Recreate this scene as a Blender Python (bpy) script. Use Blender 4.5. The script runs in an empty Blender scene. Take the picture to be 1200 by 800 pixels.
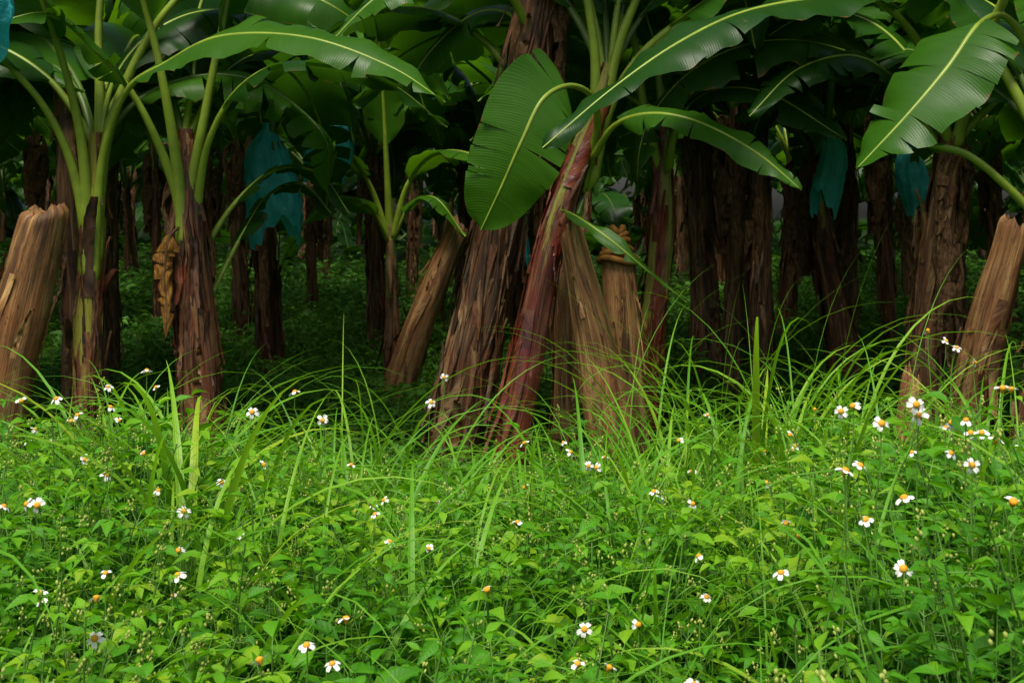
import bpy, math, random
import numpy as np
import mathutils
from mathutils import noise, Vector
random.seed(7); rng=np.random.default_rng(7)
scene=bpy.context.scene; COL=scene.collection

# ------------------------------------------------------------ mesh helpers
def norm(v): 
    v=np.asarray(v,float); return v/(np.linalg.norm(v,axis=-1,keepdims=True)+1e-12)
def make_mesh(name,V,F,mats,mi=None,attrs=None):
    V=np.asarray(V,np.float32); F=np.asarray(F,np.int32)
    me=bpy.data.meshes.new(name)
    me.vertices.add(len(V)); me.vertices.foreach_set("co",V.ravel())
    me.loops.add(F.size); me.loops.foreach_set("vertex_index",F.ravel())
    me.polygons.add(len(F))
    me.polygons.foreach_set("loop_start",np.arange(0,F.size,4,dtype=np.int32))
    me.polygons.foreach_set("loop_total",np.full(len(F),4,np.int32))
    for m in mats: me.materials.append(m)
    if mi is not None: me.polygons.foreach_set("material_index",np.asarray(mi,np.int32))
    me.polygons.foreach_set("use_smooth",np.ones(len(F),bool))
    for k,a in (attrs or {}).items():
        a=np.asarray(a,np.float32)
        if a.ndim==2:
            at=me.attributes.new(k,'FLOAT_VECTOR','POINT'); at.data.foreach_set("vector",a.ravel())
        else:
            at=me.attributes.new(k,'FLOAT','POINT'); at.data.foreach_set("value",a)
    me.update(calc_edges=True); me.validate()
    return me
class Acc:
    def __init__(s): s.V=[];s.F=[];s.M=[];s.st=[];s.r=[];s.n=0
    def add(s,V,F,m,st=None,r=0.0):
        V=np.asarray(V,float);F=np.asarray(F)
        s.V.append(V); s.F.append(F+s.n); s.n+=len(V)
        s.M.append(np.full(len(F),m) if np.isscalar(m) else m)
        s.st.append(np.zeros((len(V),3)) if st is None else st)
        s.r.append(np.full(len(V),r) if np.isscalar(r) else r)
    def arrays(s):
        return (np.concatenate(s.V),np.concatenate(s.F),np.concatenate(s.M),np.concatenate(s.st),np.concatenate(s.r))
    def mesh(s,name,mats):
        V,F,M,st,r=s.arrays()
        return make_mesh(name,V,F,mats,M,{"st":st,"rnd":r})
def obj(name,me,parent=None,loc=(0,0,0),rot=(0,0,0),scale=(1,1,1),**kw):
    o=bpy.data.objects.new(name,me); COL.objects.link(o)
    if parent: o.parent=parent
    o.location=loc;o.rotation_euler=rot;o.scale=scale
    for k,v in kw.items(): o[k]=v
    return o
def spline(pts,n):
    P=np.asarray(pts,float); P=np.vstack([2*P[0]-P[1],P,2*P[-1]-P[-2]])
    out=[]
    for i in range(1,len(P)-2):
        t=np.linspace(0,1,24,endpoint=False)[:,None]
        a,b,c,d=P[i-1],P[i],P[i+1],P[i+2]
        out.append(.5*((2*b)+(-a+c)*t+(2*a-5*b+4*c-d)*t**2+(-a+3*b-3*c+d)*t**3))
    out=np.vstack(out+[P[-2][None]])
    L=np.r_[0,np.cumsum(np.linalg.norm(np.diff(out,axis=0),axis=1))]
    s=np.linspace(0,L[-1],n)
    return np.stack([np.interp(s,L,out[:,k]) for k in range(3)],1),L[-1]
def frames(P,nref,ref):
    T=norm(np.gradient(P,axis=0)); N=np.zeros_like(P); n=np.asarray(nref,float)
    N[ref]=norm(n-np.dot(n,T[ref])*T[ref])
    for i in range(ref+1,len(P)): v=N[i-1]-np.dot(N[i-1],T[i])*T[i]; N[i]=norm(v)
    for i in range(ref-1,-1,-1): v=N[i+1]-np.dot(N[i+1],T[i])*T[i]; N[i]=norm(v)
    return T,N,np.cross(T,N)
def gridF(a,b,wrap=False):
    i=np.arange(a-1)[:,None]; j=np.arange(b if wrap else b-1)[None]
    j2=(j+1)%b
    return np.stack([i*b+j,i*b+j2,(i+1)*b+j2,(i+1)*b+j],-1).reshape(-1,4)
def tube(acc,P,R,m,N=None,S=None,sides=8,r=0.0,flat=1.0):
    if N is None:
        ref=(0,-1,.02) if abs(norm(P[-1]-P[0])[2])>.7 else (0,0,1)
        _,N,S=frames(P,ref,0)
    a=np.linspace(0,2*np.pi,sides,endpoint=False)
    V=P[:,None]+R[:,None,None]*(np.cos(a)[None,:,None]*S[:,None]+flat*np.sin(a)[None,:,None]*N[:,None])
    L=np.r_[0,np.cumsum(np.linalg.norm(np.diff(P,axis=0),axis=1))]
    st=np.stack([np.repeat(L[:,None],sides,1),np.tile(a/6.28,(len(P),1)),np.zeros((len(P),sides))],-1).reshape(-1,3)
    acc.add(V.reshape(-1,3),gridF(len(P),sides,True),m,st,r)

# ------------------------------------------------------------ materials
def new_mat(name):
    m=bpy.data.materials.new(name); m.use_nodes=True
    nt=m.node_tree; nt.nodes.clear(); return m,nt
class NB:
    def __init__(s,nt): s.nt=nt
    def n(s,t,**kw):
        x=s.nt.nodes.new(t)
        for k,v in kw.items():
            if k.startswith('i_'):
                key=k[2:]; key=int(key) if key.isdigit() else key.replace('_',' ')
                if isinstance(v,bpy.types.NodeSocket): s.nt.links.new(v,x.inputs[key])
                else: x.inputs[key].default_value=v
            else: setattr(x,k,v)
        return x
    def math(s,op,a,b=0.0,clamp=False):
        x=s.n('ShaderNodeMath',operation=op,use_clamp=clamp)
        for i,v in enumerate((a,b)):
            if isinstance(v,bpy.types.NodeSocket): s.nt.links.new(v,x.inputs[i])
            else: x.inputs[i].default_value=v
        return x.outputs[0]
    def mix(s,f,a,b,mode='MIX'):
        x=s.n('ShaderNodeMix',data_type='RGBA',blend_type=mode)
        for i,v in ((0,f),(6,a),(7,b)):
            if isinstance(v,bpy.types.NodeSocket): s.nt.links.new(v,x.inputs[i])
            else: x.inputs[i].default_value=(v if i==0 else (*v,1))
        return x.outputs[2]
    def ramp(s,f,stops):
        x=s.n('ShaderNodeValToRGB'); s.nt.links.new(f,x.inputs[0]); e=x.color_ramp.elements
        e[0].position,e[0].color=stops[0][0],(*stops[0][1],1)
        e[1].position,e[1].color=stops[-1][0],(*stops[-1][1],1)
        for p,c in stops[1:-1]: k=e.new(p); k.color=(*c,1)
        return x.outputs[0]
    def attr(s,n): return s.n('ShaderNodeAttribute',attribute_name=n)
    def noise(s,vec,scale,det=3,rough=.55):
        x=s.n('ShaderNodeTexNoise'); s.nt.links.new(vec,x.inputs['Vector']); x.inputs['Scale'].default_value=scale
        x.inputs['Detail'].default_value=det; x.inputs['Roughness'].default_value=rough; return x.outputs['Fac']
    def out(s,sh): s.nt.links.new(sh,s.n('ShaderNodeOutputMaterial').inputs[0])
def foliage_shader(b,col,rough,trans,tcol,bump=None,bs=.3,bd=.002,spec=.5):
    p=b.n('ShaderNodeBsdfPrincipled',i_Roughness=rough); b.nt.links.new(col,p.inputs['Base Color'])
    p.inputs['Specular IOR Level'].default_value=spec
    if bump is not None:
        bn=b.n('ShaderNodeBump',i_Strength=bs,i_Distance=bd); b.nt.links.new(bump,bn.inputs['Height'])
        b.nt.links.new(bn.outputs[0],p.inputs['Normal'])
    if trans<=0: b.out(p.outputs[0]); return
    t=b.n('ShaderNodeBsdfTranslucent'); b.nt.links.new(tcol,t.inputs[0])
    ms=b.n('ShaderNodeMixShader',i_0=trans); b.nt.links.new(p.outputs[0],ms.inputs[1]); b.nt.links.new(t.outputs[0],ms.inputs[2])
    b.out(ms.outputs[0])
def banana_leaf_mat(name,c1,c2,dry,rough=.36,rib=.04,bs=.25):
    m,nt=new_mat(name); b=NB(nt)
    st=b.attr('st'); sx=b.n('ShaderNodeSeparateXYZ',i_0=st.outputs['Vector'])
    u,v=sx.outputs[0],sx.outputs[1]
    av=b.math('ABSOLUTE',v)
    ph=b.math('SUBTRACT',u,b.math('MULTIPLY',b.math('MULTIPLY',av,av),.03))
    vein=b.math('SINE',b.math('MULTIPLY',ph,560.0))
    geo=b.n('ShaderNodeTexCoord').outputs['Object']
    cv=b.n('ShaderNodeCombineXYZ',i_0=b.math('MULTIPLY',ph,48.0),i_1=b.math('MULTIPLY',v,.8),i_2=0.0)
    streak=b.noise(cv.outputs[0],1.0,4,.7)
    n1=b.noise(geo,2.2,3); 
    oi=b.n('ShaderNodeObjectInfo').outputs['Random']
    f=b.math('ADD',b.math('MULTIPLY',n1,.7),b.math('SUBTRACT',b.math('ADD',b.math('MULTIPLY',oi,.5),b.math('MULTIPLY',streak,.8)),.50),True)
    col=b.mix(f,c1,c2)
    col=b.mix(b.math('MULTIPLY',b.math('ADD',vein,1.0),rib),col,(c1[0]*.4,c1[1]*.5,c1[2]*.4))
    cmb=b.n('ShaderNodeCombineXYZ',i_0=b.math('MULTIPLY',u,9.0),i_1=b.math('MULTIPLY',v,1.3),i_2=oi)
    n2=b.noise(cmb.outputs[0],1.6,4)
    edge=b.math('ADD',b.math('MULTIPLY',b.math('POWER',av,14.0),.24),n2)
    em=b.n('ShaderNodeMapRange',i_1=.75-dry,i_2=.82-dry*.7); nt.links.new(edge,em.inputs[0])
    col=b.mix(em.outputs[0],col,(.16,.09,.03))
    tc=b.mix(.5,col,(c2[0]*3.2,c2[1]*2.7,c2[2]*.6))
    h=b.math('ADD',b.math('MULTIPLY',vein,.22),b.math('MULTIPLY',streak,1.8))
    foliage_shader(b,col,rough,.38,tc,h,bs,.003,.26)
    return m
def dry_mat(name,c1,c2,c3):
    m,nt=new_mat(name); b=NB(nt); st=b.attr('st').outputs['Vector']
    mp=b.n('ShaderNodeMapping'); nt.links.new(st,mp.inputs[0]); mp.inputs['Scale'].default_value=(12,3,1)
    n=b.noise(mp.outputs[0],2.0,5,.65)
    col=b.ramp(n,[(.3,c1),(.5,c2),(.72,c3)])
    foliage_shader(b,col,.75,.12,col,n,.7,.01,.15); return m
def trunk_mat(name,dark,mid,lite,red,g1=(.10,.14,.03),rough=.55,redlo=.45,rotk=.75):
    m,nt=new_mat(name); b=NB(nt); st=b.attr('st').outputs['Vector']; gr=b.attr('rnd').outputs['Fac']
    def mp_(z):
        mp=b.n('ShaderNodeMapping'); nt.links.new(st,mp.inputs[0]); mp.inputs['Scale'].default_value=(1,1,z); return mp.outputs[0]
    n1=b.noise(mp_(.22),2.6,6,.65); n2=b.noise(mp_(.045),22,5,.65); n3=b.noise(mp_(.6),3.0,3,.6)
    n4=b.noise(mp_(.6),1.7,5,.7); n5=b.noise(mp_(.9),9,4,.7); n6=b.noise(mp_(.35),1.3,4,.6)
    col=b.ramp(n1,[(.30,dark),(.47,mid),(.66,lite)])
    rr=b.n('ShaderNodeMapRange',i_1=redlo,i_2=redlo+.16); nt.links.new(n3,rr.inputs[0])
    col=b.mix(rr.outputs[0],col,red)
    fib=b.n('ShaderNodeMapRange',i_1=.35,i_2=.64,i_3=.45,i_4=1.3); nt.links.new(n2,fib.inputs[0])
    fc=b.n('ShaderNodeCombineXYZ',i_0=fib.outputs[0],i_1=fib.outputs[0],i_2=fib.outputs[0])
    col=b.mix(1.0,col,fc.outputs[0],'MULTIPLY')
    sp=b.n('ShaderNodeMapRange',i_1=.57,i_2=.65); nt.links.new(n5,sp.inputs[0])
    col=b.mix(b.math('MULTIPLY',sp.outputs[0],.75),col,tuple(x*.5 for x in dark))
    rot=b.n('ShaderNodeMapRange',i_1=.53,i_2=.62); nt.links.new(n6,rot.inputs[0])
    col=b.mix(b.math('MULTIPLY',rot.outputs[0],rotk),col,tuple(x*.7 for x in dark))
    gg=b.mix(n1,g1,(g1[0]*2.1,g1[1]*1.5,g1[2]*1.2))
    gm=b.math('ADD',b.math('MULTIPLY',gr,1.3),b.math('MULTIPLY',b.math('SUBTRACT',n4,.5),3.0))
    gmr=b.n('ShaderNodeMapRange',i_1=.45,i_2=.6); nt.links.new(gm,gmr.inputs[0])
    gfin=b.math('MULTIPLY',gmr.outputs[0],b.math('GREATER_THAN',gr,.02))
    gg=b.mix(b.math('MULTIPLY',sp.outputs[0],.85),gg,dark)
    col=b.mix(gfin,col,gg)
    hh=b.math('ADD',b.math('MULTIPLY',n2,.7),b.math('MULTIPLY',n1,1.2))
    foliage_shader(b,col,rough,0,None,hh,.7,.012,.4); return m
def weed_mat(name,lo,hi,yel,trans=.35,rough=.5,spec=.25):
    m,nt=new_mat(name); b=NB(nt); r=b.attr('rnd').outputs['Fac']
    st=b.attr('st'); sx=b.n('ShaderNodeSeparateXYZ',i_0=st.outputs['Vector'])
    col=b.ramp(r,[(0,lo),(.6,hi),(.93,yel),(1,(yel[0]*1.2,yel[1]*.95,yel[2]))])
    mid=b.math('LESS_THAN',b.math('ABSOLUTE',sx.outputs[1]),.10)
    col=b.mix(b.math('MULTIPLY',mid,.2),col,(hi[0]*2,hi[1]*1.5,hi[2]*2))
    vn=b.math('SINE',b.math('ADD',b.math('MULTIPLY',sx.outputs[0],45.0),b.math('MULTIPLY',b.math('ABSOLUTE',sx.outputs[1]),-9.0)))
    n=b.noise(b.n('ShaderNodeTexCoord').outputs['Object'],30,2)
    col=b.mix(b.math('MULTIPLY',n,.3),col,(lo[0]*.6,lo[1]*.6,lo[2]*.6))
    tc=b.mix(.6,col,(hi[0]*2.2,hi[1]*1.7,hi[2]*.6))
    foliage_shader(b,col,rough,trans,tc,vn,.25,.001,spec); return m
def plain_mat(name,c,rough=.6,trans=0.0,var=.3,scale=20):
    m,nt=new_mat(name); b=NB(nt)
    n=b.noise(b.n('ShaderNodeTexCoord').outputs['Object'],scale,3)
    col=b.mix(n,tuple(x*(1-var) for x in c),tuple(min(1,x*(1+var)) for x in c))
    foliage_shader(b,col,rough,trans,col,n,.3,.002,.4); return m

M_leaf=banana_leaf_mat("banana_leaf_green",(.016,.072,.005),(.048,.150,.008),0.0)
M_leaf_b=banana_leaf_mat("banana_leaf_bright",(.030,.115,.006),(.072,.195,.010),0.0,.36,.10,.4)
M_leaf_d=banana_leaf_mat("banana_leaf_dark",(.009,.046,.005),(.025,.088,.008),.03)
M_pet=plain_mat("petiole_green",(.20,.28,.025),.38,0,.5,12)
M_pet_d=plain_mat("petiole_dark",(.07,.12,.02),.45,0,.5,9)
M_dry=dry_mat("dry_leaf_brown",(.025,.015,.008),(.11,.058,.026),(.26,.16,.08))
M_dryy=dry_mat("dry_leaf_orange",(.06,.025,.010),(.22,.095,.018),(.36,.21,.04))
M_tr=trunk_mat("trunk_brown",(.020,.012,.006),(.13,.066,.027),(.36,.21,.09),(.14,.046,.016),rotk=.75)
M_trr=trunk_mat("trunk_red",(.016,.008,.005),(.11,.040,.015),(.30,.15,.055),(.16,.032,.012),(.18,.21,.03),.55,.50,.75)
M_red=trunk_mat("trunk_glossy_red",(.020,.007,.004),(.13,.032,.012),(.26,.09,.032),(.17,.020,.010),(.15,.18,.03),.30,.46,.7)
M_tan=trunk_mat("stump_tan",(.05,.023,.009),(.33,.155,.050),(.52,.31,.12),(.26,.10,.03),rough=.6,redlo=.46,rotk=.75)
M_weed=weed_mat("weed_leaf",(.024,.13,.006),(.090,.32,.009),(.22,.46,.014))
M_wstem=plain_mat("weed_stem",(.10,.23,.03),.5,0,.3,30)
M_bud=plain_mat("seed_bud",(.32,.38,.07),.6,0,.4,60)
M_under=weed_mat("undergrowth_leaf",(.028,.115,.013),(.070,.21,.020),(.11,.27,.03),.3)
M_grass=weed_mat("grass_blade",(.055,.21,.010),(.14,.38,.018),(.30,.50,.03),.35,.42,.3)
M_white=plain_mat("petal_white",(.82,.82,.78),.5,.2,.05,80)
M_orange=plain_mat("flower_centre_orange",(.70,.32,.012),.7,0,.35,300)

# ------------------------------------------------------------ banana leaf
def leaf_arrays(pts,pet=.25,width=.6,nref=(0,0,1),fold=.15,droop=.5,tears=8,seed=0,prad=.02,n=90,wave=.012,pbase=None,prad2=.003,tip=3.0,Mx=6,spread=.35,tap=1.0,crump=0.0,bk=.14,nar=0.0):
    r=np.random.default_rng(seed); P,L=spline(pts,n); k0=int(pet*n); ref=(k0+n)//2
    T,N,S=frames(P,nref,ref)
    acc=Acc(); s=np.linspace(0,1,n)
    pb=pbase if pbase else prad*1.9
    R=np.where(s<pet,pb+(prad-pb)*np.clip(s/(pet*.9+1e-6),0,1)**.7,prad*.75*(1-(s-pet)/(1-pet+1e-6))**.8+prad2)
    R=np.where(s<pet,R,np.minimum(R,prad))
    R=R*np.clip(.15+s*22,0,1)
    tube(acc,P-N*R[:,None]*.45,R,1,N,S,8,.5)
    b=np.clip((s-pet)/(1-pet),0,1)
    W=width/2*np.minimum(1,(b/bk+1e-4)**.6)*(1-b**tip)**.75*(.86+.14*np.sin(np.pi*b))*(1-nar*b)
    for side in (1,-1):
        cuts=sorted(set([k0]+list(r.integers(k0+4,n-3,tears))+[n-1])) if tears else [k0,n-1]
        cuts=[c for i,c in enumerate(cuts) if i==0 or c-cuts[i-1]>=2 or c==n-1]
        for a,c in zip(cuts[:-1],cuts[1:]):
            if c-a<1: continue
            idx=np.arange(a,c+1); ext=r.normal(0,spread)*(1 if tears else 0); shift=r.normal(0,.03)*(1 if tears else 0)
            cen=(idx-(a+c)/2)/max(1,(c-a))
            taper=(.002+.045*r.random()**3)*tap if tears and (c-a)>2 else 0
            if r.random()<.5: taper*=.1
            wl=W[idx]*(1+ (r.normal(0,.025) if tears else 0))
            pos=P[idx]+N[idx]*0; V=[pos.copy()]; ph=r.random()*6
            for m in range(1,Mx+1):
                q=m/Mx; ang=-fold*(1-q)+ (droop+ext*q)*q+crump*np.sin(idx*.45+m*1.3+ph)
                step=(wl/Mx)[:,None]; ang=np.broadcast_to(ang,(len(idx),))[:,None]
                pos=pos+step*(side*S[idx]*np.cos(ang)-N[idx]*np.sin(ang))+step*T[idx]*(.18*q+shift)
                V.append(pos-T[idx]*(cen*2*taper*q*q)[:,None]+N[idx]*(wave*q*q*np.sin(s[idx]*L*22+side+q)+wave*.3*q*q*np.sin(s[idx]*L*51+side)+wave*1.6*q*np.sin(s[idx]*L*9+side*2))[:,None])
            V=np.stack(V,1)
            st=np.zeros((len(idx),Mx+1,3)); st[...,0]=(s[idx]*L)[:,None]; st[...,1]=side*np.linspace(0,1,Mx+1)[None]
            acc.add(V.reshape(-1,3),gridF(len(idx),Mx+1),0,st.reshape(-1,3),.5)
    return acc
def leaf_mesh(name,mats,**kw): return leaf_arrays(**kw).mesh(name,mats)

# ------------------------------------------------------------ trunk
def trunk_arrays(pts,radii,green=(9,10),seed=0,step=.02,sides=48,ribbons=18,cut=False,rough=1.0,rlen=(.25,.8),flaps=5):
    r=np.random.default_rng(seed); _,L=spline(pts,8); n=max(10,int(L/step)); P,L=spline(pts,n)
    T,N,S=frames(P,(0,-1,.05),0)
    R0=np.interp(np.linspace(0,1,n),np.linspace(0,1,len(radii)),radii)*.78
    a=np.linspace(0,2*np.pi,sides,endpoint=False); h=np.linspace(0,L,n)
    if cut: R0=R0*np.sqrt(np.clip(1-np.clip((h-(L-.045))/.06,0,1)**2.5,.05,1))
    A,H=np.meshgrid(a,h); off=r.random()*50
    ph=(A/(2*np.pi)*3+H*.45+off)
    ph=ph+.12*np.sin(H*4+off)
    saw=(ph%1.0); rel=.15*saw*rough
    ph2=(A/(2*np.pi)*5-H*.7+off*1.7); rel=rel+.06*(ph2%1.0)*rough
    nz=np.array([[noise.noise(Vector((math.cos(x)*1.3,math.sin(x)*1.3,y*2.2+off)))for x in a]for y in h])
    nz2=np.array([[noise.noise(Vector((math.cos(x)*6,math.sin(x)*6,y*3.0+off)))for x in a]for y in h])
    nz3=np.array([noise.noise(Vector((off,3,y*3.5)))for y in h])
    RR=R0[:,None]*(.94+rel+.14*rough*nz+.07*rough*nz2+.14*rough*nz3[:,None])
    V=P[:,None]+RR[...,None]*(np.cos(a)[None,:,None]*S[:,None]+np.sin(a)[None,:,None]*N[:,None])
    if cut:
        jag=np.array([noise.noise(Vector((math.cos(x)*2.5+off,math.sin(x)*2.5,1)))for x in a])
        wt=np.clip((h-(L-.18))/.18,0,1)[:,None]; V[:,:,2]+=wt*(.06*jag+.03*np.cos(a+off))[None]
    st=np.stack([np.cos(A),np.sin(A),H*2.5+off],-1).reshape(-1,3)
    g=np.clip((V[...,2]-green[0])/(green[1]-green[0]),0,1).reshape(-1)
    acc=Acc(); acc.add(V.reshape(-1,3),gridF(n,sides,True),0,st,g)
    ring=V[-1]; c=ring.mean(0); rings=[ring]
    for f,dz in ((.86,.0),(.8,-.012),(.6,-.015),(.52,-.004),(.3,-.01),(.02,-.012)): rings.append(c+(ring-c)*f+np.array([0,0,dz if cut else .0]))
    rg=np.stack(rings); stt=np.stack([np.repeat(np.cos(a)[None]*1,7,0),np.repeat(np.sin(a)[None],7,0),np.tile(np.linspace(0,2,7)[:,None],(1,sides))],-1)
    acc.add(rg.reshape(-1,3),gridF(7,sides,True),0,stt.reshape(-1,3),0.0)
    hmax=L-(.10 if cut else 0)
    for i in range(ribbons+flaps):
        fl=i>=ribbons
        ln=min(r.uniform(*rlen)*(.7 if fl else 1),L*.8); h0=r.uniform(0,L-ln*.7); a0=r.uniform(0,6.28); w=r.uniform(.004,.022) if not fl else r.uniform(.015,.035)
        if h0>hmax-.12: h0=max(0,hmax-.3)
        m=18; hh=np.linspace(h0,min(h0+ln,hmax),m); q=np.linspace(0,1,m)
        if r.random()<.7: q=q[::-1]
        pe=(r.uniform(.003,.04) if not fl else r.uniform(.03,.08))*q**3+.003+.004*np.sin(q*9+i)*q
        ii=hh/L*(n-1); i0=np.clip(ii.astype(int),0,n-1)
        aa=a0+.25*np.sin(hh*5+i)
        vs=[]; ru=r.normal(0,.003,m)
        for j,e in enumerate((-1,-.6,-.2,.2,.6,1)):
            an=aa+e*w/np.maximum(R0[i0],.02)*(1-.8*q**2)
            rr=R0[i0]*1.08+pe+.006*q*np.cos(e*3+i)+ru*e
            p=P[i0]+rr[:,None]*(np.cos(an)[:,None]*S[i0]+np.sin(an)[:,None]*N[i0]); p[:,2]-=.5*pe*q
            vs.append(p)
        Vr=np.stack(vs,1); sr=np.stack([np.cos(aa)[:,None]+np.linspace(0,.08,6)+i*.37,np.sin(aa)[:,None]+np.zeros((1,6)),(hh*2.5)[:,None]+np.zeros((1,6))+i],-1)
        acc.add(Vr.reshape(-1,3),gridF(m,6),0,sr.reshape(-1,3),0.0)
    return acc

# ------------------------------------------------------------ banana leaf libraries
LIB=[];
for i in range(10):
    r=np.random.default_rng(100+i)
    ln=r.uniform(1.7,2.4); el=math.radians(r.uniform(45,80)); dr=r.uniform(1.35,2.65)
    pts=[(0.0,0,-.12)]; x=.02;z=0;ang=el
    for q in range(7):
        pts.append((x,r.normal(0,.02)*q*.5,z)); x+=math.cos(ang)*ln/6; z+=math.sin(ang)*ln/6; ang-=dr/6*(1.0+.25*q/3)
    acc=leaf_arrays(pts,pet=.20,width=r.uniform(.48,.68),nref=(-.3,r.normal(0,.35),1),fold=.25,droop=r.uniform(.2,1.0),tears=int(r.integers(5,24)),seed=i,prad=.017,n=76,wave=.016,pbase=.026,Mx=5,spread=.40,tap=1.5)
    LIB.append((acc.arrays(),acc))
LIBM=[]
for i,(arr,acc) in enumerate(LIB):
    V,F,M,st,rr=arr
    LIBM.append(make_mesh("banana_leaf_shape",V,F,[(M_leaf,M_leaf_d,M_leaf_b,M_leaf)[i%4],M_pet if i%2 else M_pet_d],M,{"st":st,"rnd":rr}))
DEADM=[];DEADA=[]
for i in range(5):
    r=np.random.default_rng(300+i); o=r.uniform(.06,.16); l=r.uniform(.5,1.1)
    pts=[(.02,0,-.05),(o*.7,0,.04),(o,r.normal(0,.03),-.12),(o*.85,r.normal(0,.04),-l*.5),(o*.8,r.normal(0,.06),-l)]
    acc=leaf_arrays(pts,pet=.12,width=r.uniform(.14,.28),nref=(1,0,.1),fold=.4,droop=2.2,tears=6,seed=50+i,prad=.012,n=50,wave=.02,Mx=6,spread=.7,tap=1.6,crump=.5)
    DEADA.append(acc.arrays()); V,F,M,st,rr=acc.arrays()
    DEADM.append(make_mesh("dead_leaf_shape",V,F,[M_dry,M_dry],M,{"st":st,"rnd":rr}))

GROUP_P="banana plants of the plantation"
def plant(base,label):
    e=obj("banana_plant",None,None,base); e.empty_display_size=.2
    e["label"]=label; e["category"]="banana plant"; e["group"]=GROUP_P; return e
def part_mesh(name,mesh,par,base):
    o=obj(name,mesh,par); o.location=(-base[0],-base[1],-base[2]); return o
def crown(e,loc,n,az0,ds=(.85,1.1),el=0,az_range=6.283):
    for i in range(n):
        az=az0+az_range*i/n+random.uniform(-.25,.25); k=random.randrange(len(LIBM)); sc=random.uniform(*ds)
        obj("leaf",LIBM[k],e,loc,(random.uniform(-.12,.12),random.uniform(-.22,.22)+el,az),(sc,sc,sc))
def dead(e,loc,n,sc=(.8,1.2)):
    for i in range(n):
        s=random.uniform(*sc); obj("dead_leaf",random.choice(DEADM),e,(loc[0],loc[1],loc[2]-random.uniform(0,.35)),(0,0,random.uniform(0,6.28)),(s,s,s))

# ------------------------------------------------------------ hero plants
def hero(label,pts,radii,mat,leaves,green,seed,ribbons=24,extra=0,deadn=3,rough=1.0,az0=0,azr=6.283,rlen=(.25,.8),flaps=5):
    base=(pts[0][0],pts[0][1],0); e=plant(base,label)
    part_mesh("trunk",trunk_arrays(pts,radii,green,seed,ribbons=ribbons,rough=rough,rlen=rlen,flaps=flaps).mesh("trunk_shape",[mat]),e,base)
    for i,kw in enumerate(leaves):
        mats=kw.pop('mats',[M_leaf,M_pet]); part_mesh("leaf",leaf_mesh("leaf_shape",mats,seed=seed*10+i,**kw),e,base)
    top=pts[-1]; rel=(top[0]-base[0],top[1]-base[1],top[2])
    if extra: crown(e,(rel[0],rel[1],rel[2]-.03),extra,az0,(.75,1.05),.15,azr)
    if deadn: dead(e,(rel[0],rel[1],rel[2]-.05),deadn,(.6,.9))
    return e
A=(-1.95,6.67,1.78)
hero("slim banana plant with fanning yellow-green leaf stalks",
 [(-2.02,6.67,0),(-2.0,6.67,.4),(-1.985,6.67,1.0),(-1.965,6.67,1.45),A],[.105,.09,.078,.068,.03],M_trr,[
 dict(pts=[(-1.98,6.65,1.0),(-1.955,6.64,1.35),(-1.90,6.6,1.70),(-1.76,6.5,1.97),(-1.55,6.35,2.07),(-1.25,6.1,2.16),(-.85,5.9,2.13),(-.5,5.8,2.0),(-.27,5.75,1.85)],pet=.38,width=.35,nref=(0,-.75,1),fold=.1,droop=.35,tears=7,prad=.014,pbase=.04,wave=.011,spread=.18),
 dict(pts=[(-1.97,6.67,1.1),(-1.955,6.67,1.45),(-1.90,6.67,1.8),(-1.76,6.68,2.15),(-1.58,6.7,2.42),(-1.2,6.8,2.8),(-.7,6.9,2.9)],pet=.57,width=.5,prad=.018,pbase=.042),
 dict(pts=[(-1.98,6.69,1.2),(-1.96,6.69,1.5),(-1.95,6.7,1.9),(-1.96,6.75,2.4),(-1.9,6.9,2.9),(-1.7,7.2,3.3)],pet=.55,width=.5,prad=.018,pbase=.04),
 dict(pts=[(-1.985,6.65,1.05),(-1.975,6.65,1.4),(-2.0,6.6,1.8),(-2.08,6.5,2.2),(-2.18,6.4,2.5),(-2.4,6.2,2.8)],pet=.6,width=.5,prad=.018,pbase=.042),
 dict(pts=[(-1.99,6.66,.95),(-1.985,6.66,1.3),(-2.06,6.6,1.7),(-2.22,6.5,2.0),(-2.45,6.35,2.18),(-2.9,6.1,2.05),(-3.2,5.9,1.8)],pet=.48,width=.45,prad=.016,pbase=.04),
 ],(.15,1.7),1,deadn=0,extra=7,az0=.3,azr=3.0,flaps=7)
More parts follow.
